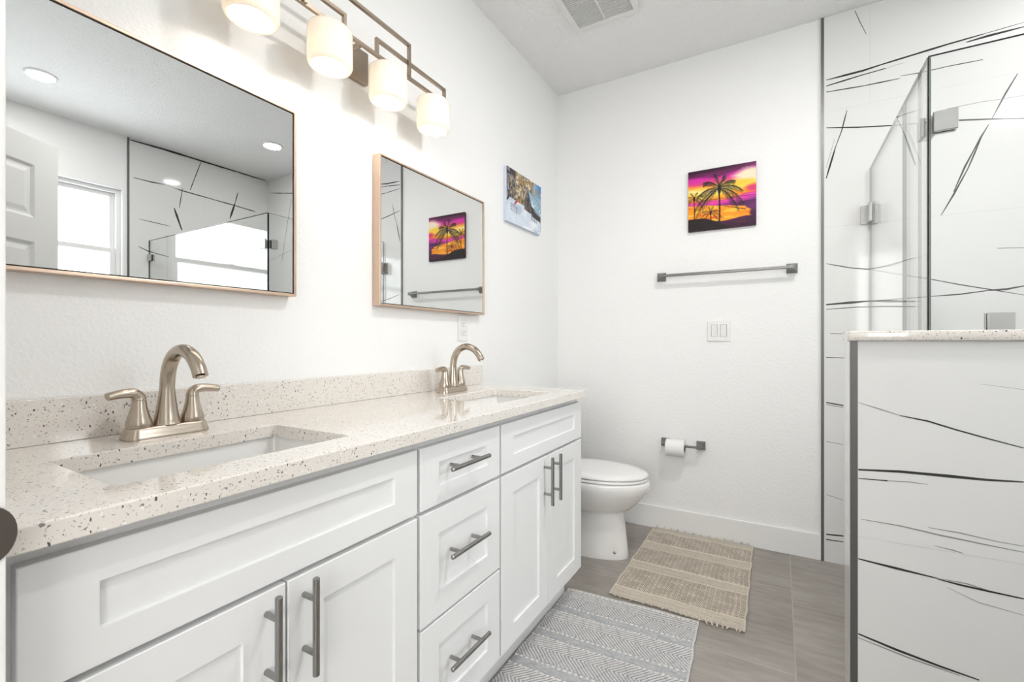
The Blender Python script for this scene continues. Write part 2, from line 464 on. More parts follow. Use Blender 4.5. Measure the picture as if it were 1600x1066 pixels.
V_right = [
  ([(1.623,2.722),(1.887,2.73),(2.185,2.732),(2.769,2.749)],0.0121),
  ([(1.673,2.427),(1.795,2.428),(1.887,2.435),(2.026,2.421),(2.283,2.413),(2.466,2.407),(2.67,2.397)],0.0077),
  ([(2.174,2.723),(2.133,2.593),(2.086,2.445)],0.0066),
  ([(2.026,2.443),(2.001,2.265)],0.0072),
  ([(1.962,2.255),(2.021,2.077)],0.0132),
  ([(2.499,2.538),(2.472,2.427)],0.0072),
  ([(2.472,2.427),(2.425,2.27)],0.0121),
  ([(1.707,2.103),(1.938,2.092)],0.0049),
  ([(1.707,1.879),(1.777,1.852),(1.924,1.829)],0.0066),
]
ZR = [.52, 1.10, 1.68, 2.26]
def tile_face(name, box, place, u0, u1, z0, z1, veins, vert, zr, label):
    b = B(); b.box(*box, m=M_tile)
    for z in zr: ribbon(b, [(u0, z), (u1, z)], .0016, place, .0002, M_grout)
    for u, a, c in vert: ribbon(b, [(u, a), (u, c)], .0016, place, .0002, M_grout)
    for pts, w in veins:
        # keep inside the tiled face
        pts = [(min(max(p[0], u0+.001), u1-.001), min(max(p[1], z0+.001), z1-.001)) for p in pts]
        ribbon(b, pts, max(w*1.2, .0018), place, .0004, M_vein if w > .0032*(1 if name != 'wall_shower_tile_front' else .75) else M_veinl)
    o = b.build(name); return struct(o, label, 'tile')
TX = 1.466
V_back2 = V_back + [([(2.35, 1.45), (2.6, 1.52), (3.24, 1.50)], .005), ([(2.4, 2.46), (2.7, 2.52), (3.24, 2.61)], .006), ([(2.9, 2.5), (3.05, 1.9)], .004), ([(2.3, .4), (2.9, .3), (3.24, .35)], .005), ([(2.3, .8), (3.24, .72)], .004), ([(1.62, .2), (2.4, .1)], .004), ([(2.9, 2.0), (3.24, 1.93)], .003), ([(1.75, .95), (2.6, .9), (3.24, .98)], .006)]
tile_face('wall_shower_back', ((TX, 2.797, 0), (XW, YB-.0005, H-.001)), lambda u, z, o: (u, 2.797-o, z), TX, XW, 0, H, V_back2,
          [(1.65, 2.26, 2.74), (2.25, 1.68, 2.26), (1.86, 1.10, 1.68), (2.45, .52, 1.1), (2.85, 2.26, 2.74)], ZR, 'white porcelain shower wall with thin black veins')
TY = 1.648
V_right2 = V_right + [([(1.9, 1.3), (2.3, .9)], .004), ([(1.62, .8), (2.2, .7), (2.79, .74)], .006), ([(1.7, .3), (2.79, .5)], .004)]
tile_face('wall_shower_right', ((XW-.008, TY, 0), (XW-.0005, 2.796, H-.001)), lambda u, z, o: (XW-.008-o, u, z), TY, 2.796, 0, H, V_right2,
          [(2.2, 2.26, 2.74), (1.9, 1.68, 2.26), (2.45, 1.1, 1.68)], ZR, 'right shower wall of veined white porcelain, seen in the mirror')
# half wall in front of the shower
PY0, PY1, PX = 1.722, 1.842, 1.463
struct(B().box((PX, PY0, 0), (XW, PY1, 1.106)).build('wall_shower_half', M_trimw), 'half wall in front of the shower', 'wall')
tile_face('wall_shower_half_tile', ((PX+.012, 1.716, 0), (XW-.009, PY0-.0003, 1.105)), lambda u, z, o: (u, 1.716-o, z), PX+.012, XW-.009, 0, 1.1, V_front,
          [(2.1, .52, 1.1)], [.52], 'white tile face of the half wall with bold black veins')
tile_face('wall_shower_half_end', ((PX-.007, PY0+.004, 0), (PX-.0003, PY1+.004, 1.105)), lambda u, z, o: (PX-.007-o, u, z), PY0, PY1, 0, 1.1, [], [], [.52], 'glossy white tile end of the half wall')
struct(B().box((PX-.006, 1.7145, 0), (PX+.0118, PY0+.0035, 1.105)).build('trim_1', M_alu, bevel=.0008), 'grey metal corner strip on the half wall', 'trim')
struct(B().box((TX-.0125, 2.7955, 0), (TX-.0002, YB-.0005, H-.002)).build('trim_2', M_alu), 'grey metal strip where paint meets tile on the back wall', 'trim')
struct(B().box((XW-.0095, TY-.0125, 0), (XW-.0005, TY-.0002, H-.002)).build('trim_3', M_alu), 'grey metal strip beside the window', 'trim')
tag(B().box((PX-.012, 1.703, 1.1065), (XW-.01, 1.856, 1.1355), bev=.004).build('stone_ledge', M_quartz, smooth=30), 'speckled quartz cap lying on top of the tiled half wall', 'ledge')
# baseboards
def baseboard(n, a, b, label):
    struct(B().box(a, b).build(n, M_trimw, bevel=.0025), label, 'baseboard')
baseboard('baseboard_back', (.0135, YB-.013, 0), (TX-.0128, YB-.0003, .131), 'white baseboard along the back wall')
baseboard('baseboard_left', (.0003, 1.872, 0), (.013, YB-.0003, .131), 'white baseboard behind the toilet')
baseboard('baseboard_right', (XW-.013, YF+.001, 0), (XW-.0003, TY-.013, .131), 'white baseboard under the window')
baseboard('baseboard_front', (DX1+.09, YF+.0003, 0), (XW-.0135, YF+.013, .131), 'white baseboard beside the open door')
# door jamb, casing, strike plate
jb = B()
jb.box((DX0-.0197, .0305, 0), (DX0, YF+.0002, DH)); jb.box((DX1, .0305, 0), (DX1+.0197, YF+.0002, DH)); jb.box((DX0-.0197, .0305, DH), (DX1+.0197, YF+.0002, DH+.0197))
jb.box((DX0, .055, 0), (DX0+.011, .098, DH)); jb.box((DX1-.011, .055, 0), (DX1, .098, DH)); jb.box((DX0+.011, .055, DH-.011), (DX1-.011, .098, DH))
jamb = struct(jb.build('trim_4', M_trimw, bevel=.001), 'white door jamb at the left edge of the view', 'door frame')
cs = B()
cs.box((DX1+.014, YF+.0004, 0), (DX1+.076, YF+.014, DH+.066)); cs.box((DX0-.0, YF+.0004, DH+.014), (DX1+.014, YF+.014, DH+.066))
struct(cs.build('trim_5', M_trimw, bevel=.003), 'white casing around the doorway', 'door frame')
sp = B()
zc = .904
pts = []
for i in range(17):
    a = -PI/2+PI*i/16
    pts.append((math.cos(a), math.sin(a)))
front = [Vector((DX0+.0012, YF-.014+.0222*c_, zc+.030*s_)) for c_, s_ in pts]
back = [Vector((DX0+.0001, YF-.014+.0222*c_, zc+.030*s_)) for c_, s_ in pts]
for ring in (front, back):
    for v in ring:
        if v.y > YF: v.x -= 0; 
sp.bm.faces.new([sp.bm.verts.new(v) for v in front]); sp.bm.faces.new([sp.bm.verts.new(v) for v in back])
sp.box((DX0+.0001, .104, zc-.03), (DX0+.0013, YF-.012, zc+.03), bev=0)
o = sp.build('strike_plate', M_bronze, jamb); o['label'] = 'dark metal strike plate with rounded lip'
md = o.modifiers.new('s', 'SOLIDIFY'); md.thickness = .0012; md.offset = 0

# open six-panel door (seen in the mirror)
hx, hy = 1.390, .166
ang = math.atan2(.817-hy, 1.78-hx)
dr = empty('door_1', 'white six panel door standing open, seen in the large mirror', 'door', (hx, hy, .008), rz=ang)
dr['kind'] = 'structure'
Wd, Hd, T = math.hypot(.817-hy, 1.78-hx), 2.022, .035
us = [0, .11, Wd/2-.05, Wd/2+.05, Wd-.11, Wd]; vs = [0, .22, .88, 1.03, 1.58, 1.69, 1.90, Hd]
vs = [0, .22, .80, .98, 1.55, 1.66, 1.90, Hd]
holes = {(i, j) for i in (1, 3) for j in (1, 3, 5)}
b = B(); b.grid_prism(us, vs, holes, -T, 0, 'XZY')
def raised(b, a0, a1, c0, c1):
    for side in (0, 1):
        y0 = 0 if side == 0 else -T; d = -1 if side == 0 else 1
        rings = []
        for ins, dep in ((0, 0), (.012, .009), (.022, .009), (.042, .003)):
            y = y0+d*dep
            rings.append([Vector((a0+ins, y, c0+ins)), Vector((a1-ins, y, c0+ins)), Vector((a1-ins, y, c1-ins)), Vector((a0+ins, y, c1-ins))])
        n = [[b.bm.verts.new(p) for p in r] for r in rings]
        b._skin(n, caps=False); b.bm.faces.new(n[-1])
for (i, j) in holes: raised(b, us[i], us[i+1], vs[j], vs[j+1])
b.build('door_leaf', mat('door_paint', (.74, .74, .73), .4), dr)
k = B()
for sgn in (1, -1):
    y = 0 if sgn > 0 else -T
    Mx = Matrix.Rotation(-sgn*PI/2, 4, 'X')
    k.lathe([(.032, 0), (.032, .006), (.012, .012), (.011, .035), (.024, .042), (.028, .055), (.022, .066), (.0, .069)][:-1], (Wd-.06, y, .90), n=24, M=Mx)
k.build('door_knob', M_bronze, dr, smooth=40)
k = B()
for z in (.2, 1.0, 1.8): k.tube([(-.004, .004, z-.045), (-.004, .004, z+.045)], .006, n=10)
k.build('hinge', M_bronze, dr, smooth=40)

# window
wn = struct(empty('window_1', 'white framed double hung window over the right wall', 'window', (XW, WY0, WZ0)), None)
def fr(b, y0, y1, z0, z1, x0, x1, w, bot=None):
    bot = bot or w
    b.box((x0, y0, z0), (x1, y0+w, z1)); b.box((x0, y1-w, z0), (x1, y1, z1)); b.box((x0, y0+w, z1-w), (x1, y1-w, z1)); b.box((x0, y0+w, z0), (x1, y1-w, z0+bot))
Dy, Dz = WY1-WY0, WZ1-WZ0
b = B(); fr(b, .001, Dy-.001, .001, Dz-.001, .035, .10, .026); b.build('window_frame', M_trimw, wn, bevel=.002)
mid = Dz*.5
b = B(); fr(b, .027, Dy-.027, mid-.018, Dz-.027, .072, .092, .032); up = b.build('upper_sash', M_trimw, wn, bevel=.002)
b = B(); fr(b, .027, Dy-.027, .027, mid+.020, .046, .068, .036); b.box((.036, Dy/2-.03, mid+.018), (.05, Dy/2+.03, mid+.028), bev=.003); lo = b.build('lower_sash', M_trimw, wn, bevel=.002)
B().box((.080, .058, mid+.012), (.084, Dy-.058, Dz-.058)).build('pane', M_pane, up)
B().box((.055, .062, .062), (.059, Dy-.062, mid-.014)).build('pane', M_pane, lo)
b = B(); b.box((-.018, -.02, -.022), (.034, Dy+.02, -.0005), bev=.003); b.build('window_sill', M_trimw, wn)

# unseen window frame added around the hall fill light behind the camera
w2 = struct(empty('added_window', 'wide white window frame added around the fill light in the unseen hall', 'window', (.60, -2.2995, .80)), None)
b = B(); b.grid_prism([-.07, 0, 2.30, 2.37], [-.07, 0, 1.50, 1.57], {(1, 1)}, 0, .035, 'XZY'); b.box((1.135, .0, 0), (1.165, .035, 1.5)); b.build('window_frame', M_trimw, w2, bevel=.002)

# recessed lights
first = None
for i, (x, y) in enumerate(SPOTS):
    if first is None:
        r = empty('recessed_light', 'white round recessed ceiling light above the shower', 'ceiling light', (x, y, 2.7395), 'recessed ceiling lights')
        B().lathe([(.060, -.006), (.074, -.006), (.078, 0), (.060, 0)], n=40).build('trim_ring', M_plate, r, smooth=30)
        B().lathe([(.0595, -.002), (.0595, -.004)], n=40).build('lens', M_lens, r)
        first = r
    else:
        r = copy_tree(first); r.location = (x, y, 2.7395)
        r['label'] = ['', 'white round recessed ceiling light near the door, seen upper left in the large mirror', 'white round recessed ceiling light added out of view to brighten the middle of the room'][i]
# exhaust vent
vt = empty('exhaust_vent', 'square white slatted exhaust grille on the ceiling', 'vent', (.515, 2.10, H))
b = B(); fx = .168
b.grid_prism([-fx, -fx+.028, fx-.028, fx], [-fx, -fx+.028, fx-.028, fx], {(1, 1)}, -.016, -.0003, 'XYZ'); b.build('frame', M_plate, vt, bevel=.004)
b = B()
for i in range(24):
    yy = -fx+.034+i*(2*fx-.068)/23
    b.box((-fx+.029, yy-.0035, -.012), (fx-.029, yy+.0025, -.006), M=None)
b.box((-.004, -fx+.029, -.0125), (.004, fx-.029, -.0055))
b.build('grille', M_vent, vt)
B().box((-fx+.029, -fx+.029, -.004), (fx-.029, fx-.029, -.001)).build('backing', mat('vent_dark', (.30, .30, .29), .8), vt)

# shower glass
def pane_obj(name, outline, thick_axis, t0, t1, parent=None, dark=True, loc=(0, 0, 0)):
    """outline = polygon in the plane; faces glass, rim dark"""
    b = B(); ax = 'XYZ'.index(thick_axis); ot = [i for i in range(3) if i != ax]
    def P(p, t):
        q = [0, 0, 0]; q[ax] = t; q[ot[0]] = p[0]; q[ot[1]] = p[1]; return q
    A = [b.bm.verts.new(P(p, t0)) for p in outline]; C_ = [b.bm.verts.new(P(p, t1)) for p in outline]
    i1 = b.mi(M_glass); i2 = b.mi(M_gedge); i3 = b.mi(M_gedgel)
    f = b.bm.faces.new(A); f.material_index = i1; f = b.bm.faces.new(C_); f.material_index = i1
    n = len(outline)
    for j in range(n):
        f = b.bm.faces.new((A[j], A[(j+1) % n], C_[(j+1) % n], C_[j])); f.material_index = i2 if dark else i3
    return b.build(name, parent=parent)
GX, GY, GT = 1.652, 1.782, 1.940
fp = empty('shower_glass_panel', 'large clear glass panel standing on the quartz cap of the half wall', 'glass panel', (0, 0, 0))
pane_obj('pane', [(GX-.003, 1.1362), (XW-.0095, 1.1362), (XW-.0095, GT), (GX-.003, GT)], 'Y', GY-.005, GY+.005, fp)
def clamp(b, x0, x1, z0, z1, y=GY):
    b.box((x0, y-.0165, z0), (x1, y-.0052, z1), bev=.0015); b.box((x0, y+.0052, z0), (x1, y+.0165, z1), bev=.0015)
b = B(); clamp(b, GX+.006, GX+.060, 1.712, 1.770); b.build('corner_clamp', M_chrome, fp)
b = B(); clamp(b, 1.772, 1.826, 1.1362, 1.184); b.build('clamp', M_chrome, fp)
b = B(); clamp(b, 3.10, 3.15, 1.1362, 1.184); b.build('clamp', M_chrome, fp)
b = B(); clamp(b, XW-.062, XW-.0095, 1.77, 1.825); b.build('clamp', M_chrome, fp)
rp = empty('shower_return_panel', 'narrow fixed glass panel between the half wall and the glass door', 'glass panel', (0, 0, 0))
pane_obj('pane', [(GY+.0062, 1.1362), (1.8575, 1.1362), (1.8575, .002), (2.088, .002), (2.088, GT), (GY+.0062, GT)], 'X', GX-.005, GX+.005, rp, dark=False)
b = B()
for sx in (-1, 1): b.box((GX+sx*.0052, GY+.0175, 1.712), (GX+sx*.0165, GY+.060, 1.770), bev=.0015)
b.build('corner_clamp', M_chrome, rp)
dp = empty('shower_door', 'frameless clear glass shower door hinged on the tiled back wall', 'glass door', (0, 0, 0))
pane_obj('pane', [(2.094, .012), (2.785, .012), (2.785, GT), (2.094, GT)], 'X', GX-.005, GX+.005, dp, dark=False)
for zc in (1.72, .33):
    b = B()
    b.box((GX-.040, 2.7895, zc-.045), (GX+.040, 2.7965, zc+.045), bev=.001)
    for sx in (-1, 1): b.box((GX+sx*.0052, 2.725, zc-.045), (GX+sx*.016, 2.789, zc+.045), bev=.0015)
    b.build('hinge', M_chrome, dp)
b = B()
for sx in (-1, 1):
    b.tube([(GX+sx*.045, 2.15, .92), (GX+sx*.045, 2.15, 1.08)], .008, n=12)
    for z in (.94, 1.06): b.tube([(GX+sx*.0055, 2.15, z), (GX+sx*.045, 2.15, z)], .006, n=10)
b.build('pull_handle', M_chrome, dp, smooth=40)

# ---------------------------------------------------------------- vanity
XD = .535            # front plane of doors
XC = .515            # cabinet face frame
def shaker(y0, y1, z0, z1, ry, rz, name, parent, t=.0195):
    b = B()
    def R(x, iy, iz): return [Vector((x, y0+iy, z0+iz)), Vector((x, y1-iy, z0+iz)), Vector((x, y1-iy, z1-iz)), Vector((x, y0+iy, z1-iz))]
    rings = [R(XD-t, 0, 0), R(XD-.0012, 0, 0), R(XD, .0012, .0012), R(XD, ry, rz), R(XD-.0065, ry+.0010, rz+.0010)]
    n = [[b.bm.verts.new(p) for p in r] for r in rings]
    b._skin(n, caps=True)
    return b.build(name, M_cab, parent)
def pull(c, axis, parent, L_=.172, gap=.096):
    b = B(); x = XD+.034; y, z = c
    d = (lambda t: (x, y+t, z)) if axis == 'Y' else (lambda t: (x, y, z+t))
    e = L_/2
    prof = [(-e, .0045), (-e+.0012, .0060), (e-.0012, .0060), (e, .0045)]
    b.tube([d(t) for t, r in prof], [r for t, r in prof], n=20)
    for s_ in (-1, 1):
        p = d(s_*gap/2); b.tube([(XD+.0002, p[1], p[2]), (x, p[1], p[2])], .0050, n=16)
    return b.build('handle', M_steel, parent, smooth=40)
def carcass(y0, y1, parent):
    b = B(); z0, z1 = .112, .8695; t = .016
    b.box((.003, y0, z0), (XC, y0+t, z1)); b.box((.003, y1-t, z0), (XC, y1, z1)); b.box((.003, y0+t, z0), (XC, y1-t, z0+t)); b.box((.003, y0+t, z0+t), (.012, y1-t, z1))
    # face frame
    ys = [y0+t, y0+.030, y1-.030, y1-t]
    b.box((XC-.018, y0+t, .845), (XC, y1-t, z1)); b.box((XC-.018, y0+t, z0+t), (XC, y0+.030, .845)); b.box((XC-.018, y1-.030, z0+t), (XC, y1-t, .845)); b.box((XC-.018, y0+.03, z0+t), (XC, y1-.03, .145))
    b.box((XC-.018, y0+.03, .68), (XC, y1-.03, .705))
    return b.build('carcass', M_cab, parent)
def kick(y0, y1, parent): return B().box((.40, y0, .0005), (.455, y1, .1118)).build('toe_kick', M_cab, parent)
G3 = 'vanity cabinets under the counter'
c1 = empty('sink_cabinet', 'white shaker sink cabinet with two doors nearest the doorway', 'cabinet', (0, 0, 0), G3)
c2 = empty('drawer_cabinet', 'white shaker cabinet with three drawers between the two sink cabinets', 'cabinet', (0, 0, 0), G3)
c3 = empty('sink_cabinet', 'white shaker sink cabinet with two doors at the toilet end', 'cabinet', (0, 0, 0), G3)
C1 = (.1535, .8310); C2 = (.8320, 1.2000); C3 = (1.2010, 1.8640)
for c, (a, b_) in ((c1, C1), (c2, C2), (c3, C3)): carcass(a, b_, c); kick(a, b_-(.0 if c is not c3 else .0), c)
ZT, ZM, ZB = .8480, .6965, .138
def sink_base(c, a, b_, mid):
    shaker(a, b_, ZM, ZT, .073, .046, 'false_drawer_front', c)
    d1 = shaker(a, mid-.002, ZB, ZM-.010, .073, .063, 'door', c); d2 = shaker(mid+.002, b_, ZB, ZM-.010, .073, .063, 'door', c)
    pull((mid-.037, .602), 'Z', d1); pull((mid+.033, .602), 'Z', d2)
sink_base(c1, .167, .826, .494)
sink_base(c3, 1.207, 1.861, 1.5385)
for z0, z1, nm in ((.6965, .848, .785), (.4155, .6865, .5665), (.138, .4085, .287)):
    d = shaker(.8385, 1.1955, z0, z1, .068, .046 if z1 > .8 else .063, 'drawer', c2)
    pull((1.001, nm), 'Y', d)

# countertop
Z0, Z1 = .8700, .9000
HX0, HX1 = .197, .468
HL = (.281, .687); HR = (1.302, 1.702)
ct = empty('countertop', 'long beige speckled quartz vanity countertop with short backsplash', 'countertop', (0, 0, 0))
b = B()
b.grid_prism([.0012, HX0, HX1, .560], [.1525, HL[0], HL[1], HR[0], HR[1], 1.868], {(1, 1), (1, 3)}, Z0+.0003, Z1, 'XYZ')
# round the vertical corners of the two openings and ease the edges
b.bm.edges.ensure_lookup_table()
ve = [e for e in b.bm.edges if abs(e.verts[0].co.z-e.verts[1].co.z) > .01 and HX0-.001 < e.verts[0].co.x < HX1+.001 and len(e.link_faces) == 2]
bmesh.ops.recalc_face_normals(b.bm, faces=b.bm.faces)
bmesh.ops.bevel(b.bm, geom=ve, offset=.011, segments=5, affect='EDGES', profile=.5)
b.build('slab', M_quartz, ct, bevel=.0022)
B().box((.0012, .1525, Z1+.0002), (.0205, 1.868, .990), bev=.0015).build('backsplash', M_quartz, ct)

def sink(yc, label):
    s = empty('sink', label, 'sink', ((HX0+HX1)/2, yc, Z0), 'undermount sinks')
    hx_, hy_ = (HX1-HX0)/2+.008, (HL[1]-HL[0])/2+.008
    b = B()
    prof = [(.026, 0, .02), (.022, -.004, .02), (.0, -.004, .02), (-.002, -.02, .022), (-.006, -.10, .03), (-.016, -.128, .045), (-.045, -.142, .05), (-.10, -.148, .03)]
    prof = [(.024, -.0006, .02), (.0, -.0006, .018)] + [(-.001, -.012, .02), (-.005, -.09, .03), (-.012, -.118, .04), (-.030, -.134, .05), (-.06, -.141, .045), (-.115, -.145, .012)]
    inner = [rrect(0, 0, hx_+i, hy_+i, r, z) for i, z, r in prof]
    outer = [rrect(0, 0, hx_+i+.012, hy_+i+.012, r+.008, z-.010) for i, z, r in reversed(prof[1:])]
    rings = inner[::-1][:-0 or None]
    b.loft(list(reversed(inner)) + [rrect(0, 0, hx_+.024, hy_+.024, .02, -.0106)] + list(reversed(outer[:])), caps=True)
    b.build('basin', M_ceramic, s, smooth=50)
    B().lathe([(.0, -.1440), (.018, -.1440), (.0215, -.1425), (.0215, -.1449), ][1:], n=28).build('drain', M_champ, s, smooth=40)
    return s
sink((HL[0]+HL[1])/2, 'white rectangular undermount sink nearest the doorway')
sink((HR[0]+HR[1])/2, 'white rectangular undermount sink at the toilet end of the counter')

# faucets
def faucet(x, y, label):
    f = empty('faucet', label, 'faucet', (x, y, Z1), 'centerset faucets')
    b = B()
    def stad(hx_, hy_, z): return rrect(0, 0, hx_, hy_, hx_*.80, z, 8)
    b.loft([stad(.0275, .081, .0004), stad(.0275, .081, .004), stad(.0255, .079, .010), stad(.0235, .076, .018), stad(.0228, .0752, .0225), stad(.021, .073, .024)])
    b.build('base_plate', M_champ, f, smooth=50)
    # spout: flared foot, high arch reaching towards the basin
    ctrl = [(.0, 0, .0242), (.0, 0, .045), (.001, 0, .08), (.003, 0, .115), (.012, 0, .148), (.034, 0, .174), (.069, 0, .185), (.106, 0, .174), (.130, 0, .152), (.141, 0, .133)]
    path = smoothpath(ctrl, 7)
    def rad(i):
        t = i/(len(path)-1)
        base = .0245*max(0, 1-t/.30)**1.25*.55
        r = .0135+base - .0008*t
        return (r*1.0, r*(1.0+.12*min(1, t*2)))
    b = B(); b.tube(path, [rad(i) for i in range(len(path))], n=28, up=(1, 0, 0))
    e = path[-1]; b.tube([e, e+Vector((.001, 0, -.004))], .0085, n=20)
    b.build('spout', M_champ, f, smooth=50)
    for s_ in (-1, 1):
        h = B()
        h.lathe([(.0225, .0242), (.0230, .030), (.0222, .036), (.0180, .050), (.0145, .064), (.0128, .078), (.0125, .0805)], (0, s_*.0508, 0), n=30)
        hb = h.build('handle', M_champ, f, smooth=50)
        l = B()
        y0 = s_*.0508
        pth = smoothpath([(0, y0, .0812), (0, y0+s_*.001, .088), (.001, y0+s_*.010, .0955), (.002, y0+s_*.030, .0962), (.004, y0+s_*.054, .0925)], 6)
        k = len(pth); rr = []
        for i in range(k):
            t = i/(k-1)
            a = .0125*(1-t)**.9*.4+.0078; w = .0128*(1-t)+.0102*t
            rr.append((w if t < .25 else w*.0+w, a) if False else (a if t > .3 else .0128-(.0128-a)*(t/.3), w))
        l.tube(pth, rr, n=20, up=(0, 0, 1) if False else (0, s_, 0))
        l.build('lever', M_champ, hb, smooth=60)
    return f
faucet(.112, .493, 'brushed champagne two handle faucet behind the sink nearest the doorway')
faucet(.112, 1.514, 'brushed champagne two handle faucet behind the far sink, under the outlet')

# ---------------------------------------------------------------- mirrors
def mirror(y0, y1, z0, z1, label):
    m = empty('wall_mirror', label, 'mirror', (0, (y0+y1)/2, z0), 'framed mirrors over the vanity')
    w, h = (y1-y0)/2, z1-z0
    fw = .0075
    b = B(); b.grid_prism([-w, -w+fw, w-fw, w], [0, fw, h-fw, h], {(1, 1)}, .0012, .037, 'YZX'); b.build('frame', M_gold, m, bevel=.0012)
    B().box((.030, -w+fw+.0028, fw+.0028), (.0330, w-fw-.0028, h-fw-.0028)).build('glass', mm, m)
    B().box((.0045, -w+fw+.0003, fw+.0003), (.0295, w-fw-.0003, h-fw-.0003)).build('backing', M_black, m)
    return m
mirror(.186, .8585, 1.237, 1.783, 'large rectangular mirror in a thin champagne frame nearest the doorway')
mirror(1.187, 1.8625, 1.2345, 1.7815, 'rectangular champagne framed mirror above the far sink, reflecting the palm painting')

# ---------------------------------------------------------------- vanity light
LY = 1.026; LX = .122; LZ = 2.050
vl = empty('vanity_light', 'four shade brushed bar light on the wall above the mirrors', 'wall light', (0, LY, LZ))
b = B(); b.box((.0008, -.078, -.045), (.020, .125, .068), bev=.004)
b.tube([(.018, 0, 0), (LX-.004, 0, 0)], .0085, n=16); b.build('wall_plate', M_fixt, vl, smooth=40)
def bar(b, p, q, r=.0056):
    lo_ = [min(p[i], q[i])-r for i in range(3)]; hi = [max(p[i], q[i])+r for i in range(3)]
    b.box(lo_, hi, bev=.0008, seg=1)
b = B()
E_ = .418
bar(b, (LX, -E_, 0), (LX, E_, 0))
b.build('lower_bar', M_fixt, vl)
b = B()
for y0, y1, h in ((-E_, -.066, .052), (.066, E_, .052), (-.208, .208, .108)):
    x = LX+(.0101 if h > .1 else 0); x = LX + (.010 if h > .1 else 0)
    bar(b, (x, y0, h), (x, y1, h)); bar(b, (x, y0, .0101 if h < .1 else .0), (x, y0, h-.0097)); bar(b, (x, y1, .0101 if h < .1 else .0), (x, y1, h-.0097))
b.build('frame_bars', M_fixt, vl)
SY = [-.352, -.117, .117, .352]
for y in SY:
    s_ = B(); s_.lathe([(.013, -.019), (.016, -.017), (.016, -.010), (.010, -.0055)], (LX, y, 0), n=20); s_.build('socket', M_fixt, vl, smooth=40)
    sh = B()
    ex, ey = 1.0, 1.10; R_ = .0600; top, bot = -.0165, -.137
    outer = [(.018, top-.002), (.049, top-.003), (.056, top-.006), (R_, top-.014), (R_, bot+.012), (R_-.003, bot+.004), (R_-.008, bot)]
    inner = [(R_-.012, bot+.002), (R_-.0045, bot+.014), (R_-.0045, top-.020), (.050, top-.0105), (.018, top-.0065)]
    sh.lathe(outer+inner, (LX, y, 0), n=44, caps=False, ex=ex, ey=ey)
    so = sh.build('lamp_shade', M_opal, vl, smooth=60); so['label'] = 'glowing opal glass shade'
    bb = B(); bb.lathe([(.008, -.022), (.012, -.040), (.021, -.062), (.023, -.076), (.017, -.090), (.005, -.097)], (LX, y, 0), n=20)
    bb.build('bulb', M_bulb, so, smooth=60)
    d = bpy.data.lights.new('vanity_bulb', 'POINT'); d.energy = P_BULB; d.color = (1, .93, .84); d.shadow_soft_size = .012
    o = bpy.data.objects.new('vanity_bulb', d); S.collection.objects.link(o); o.location = (LX, LY+y, LZ-.112)

# ---------------------------------------------------------------- toilet
def egg(x0, x1, hw, z, yc=0, n=40, p=2.0, fx_=.45):
    """outline from back x0 to front x1, widest at fx_ of the length from the back"""
    xm = x0+(x1-x0)*fx_; out = []
    for j in range(n):
        a = 2*PI*j/n; c, s = math.cos(a), math.sin(a)
        x = xm+(x1-xm)*c if c > 0 else xm+(xm-x0)*c*1.0
        yy = hw*s
        if c < 0: yy = hw*math.copysign(abs(s)**.75, s)
        out.append(Vector((x, yc+yy, z)))
    return out
tl = empty('toilet', 'white two piece toilet with closed lid beyond the vanity', 'toilet', (0, 2.335, 0))
b = B()
b.loft([egg(.10, .603, .105, .0005), egg(.10, .604, .106, .02), egg(.11, .600, .103, .05), egg(.125, .592, .098, .13), egg(.14, .580, .095, .20), egg(.145, .576, .097, .234), egg(.146, .590, .115, .239),
        egg(.16, .612, .130, .251), egg(.162, .634, .142, .270), egg(.17, .668, .158, .305), egg(.18, .698, .174, .34), egg(.185, .712, .181, .372), egg(.19, .711, .182, .393), egg(.195, .704, .178, .402), egg(.20, .690, .168, .405)])
b.build('bowl', M_ceramic, tl, smooth=60)
b = B(); b.loft([egg(.205, .695, .174, .4055), egg(.20, .702, .180, .409), egg(.20, .702, .180, .417), egg(.205, .698, .177, .4205)]); b.build('seat', M_seat, tl, smooth=50)
b = B(); b.loft([egg(.21, .694, .174, .4235), egg(.20, .703, .181, .4265), egg(.20, .703, .181, .433), egg(.21, .694, .174, .4405), egg(.25, .64, .135, .4435), egg(.32, .55, .07, .4450)]); b.build('lid', M_seat, tl, smooth=60)
b = B(); b.box((.022, -.20, .38), (.195, .20, .735), bev=.02, seg=4); b.build('tank', M_ceramic, tl, smooth=50)
b = B(); b.box((.018, -.21, .7355), (.205, .21, .77), bev=.012, seg=3); b.build('tank_lid', M_ceramic, tl, smooth=50)
b = B(); b.tube([(.196, -.14, .68), (.215, -.14, .68), (.222, -.09, .675)], .007, n=10); b.build('flush_lever', M_chrome, tl, smooth=50)
b = B(); b.box((.11, -.11, .0006), (.30, .11, .38), bev=.03, seg=3); b.build('trapway', M_ceramic, tl, smooth=50)
b = B(); b.lathe([(.003, 0), (.0070, .001), (.0070, .003), (.004, .005)], (.560, -.0900, .052), n=20, M=Matrix.Rotation(PI/2, 4, 'X') @ Matrix.Translation((0, 0, -.0015))); bc = b.build('bolt_cap', M_chrome, tl, smooth=50)

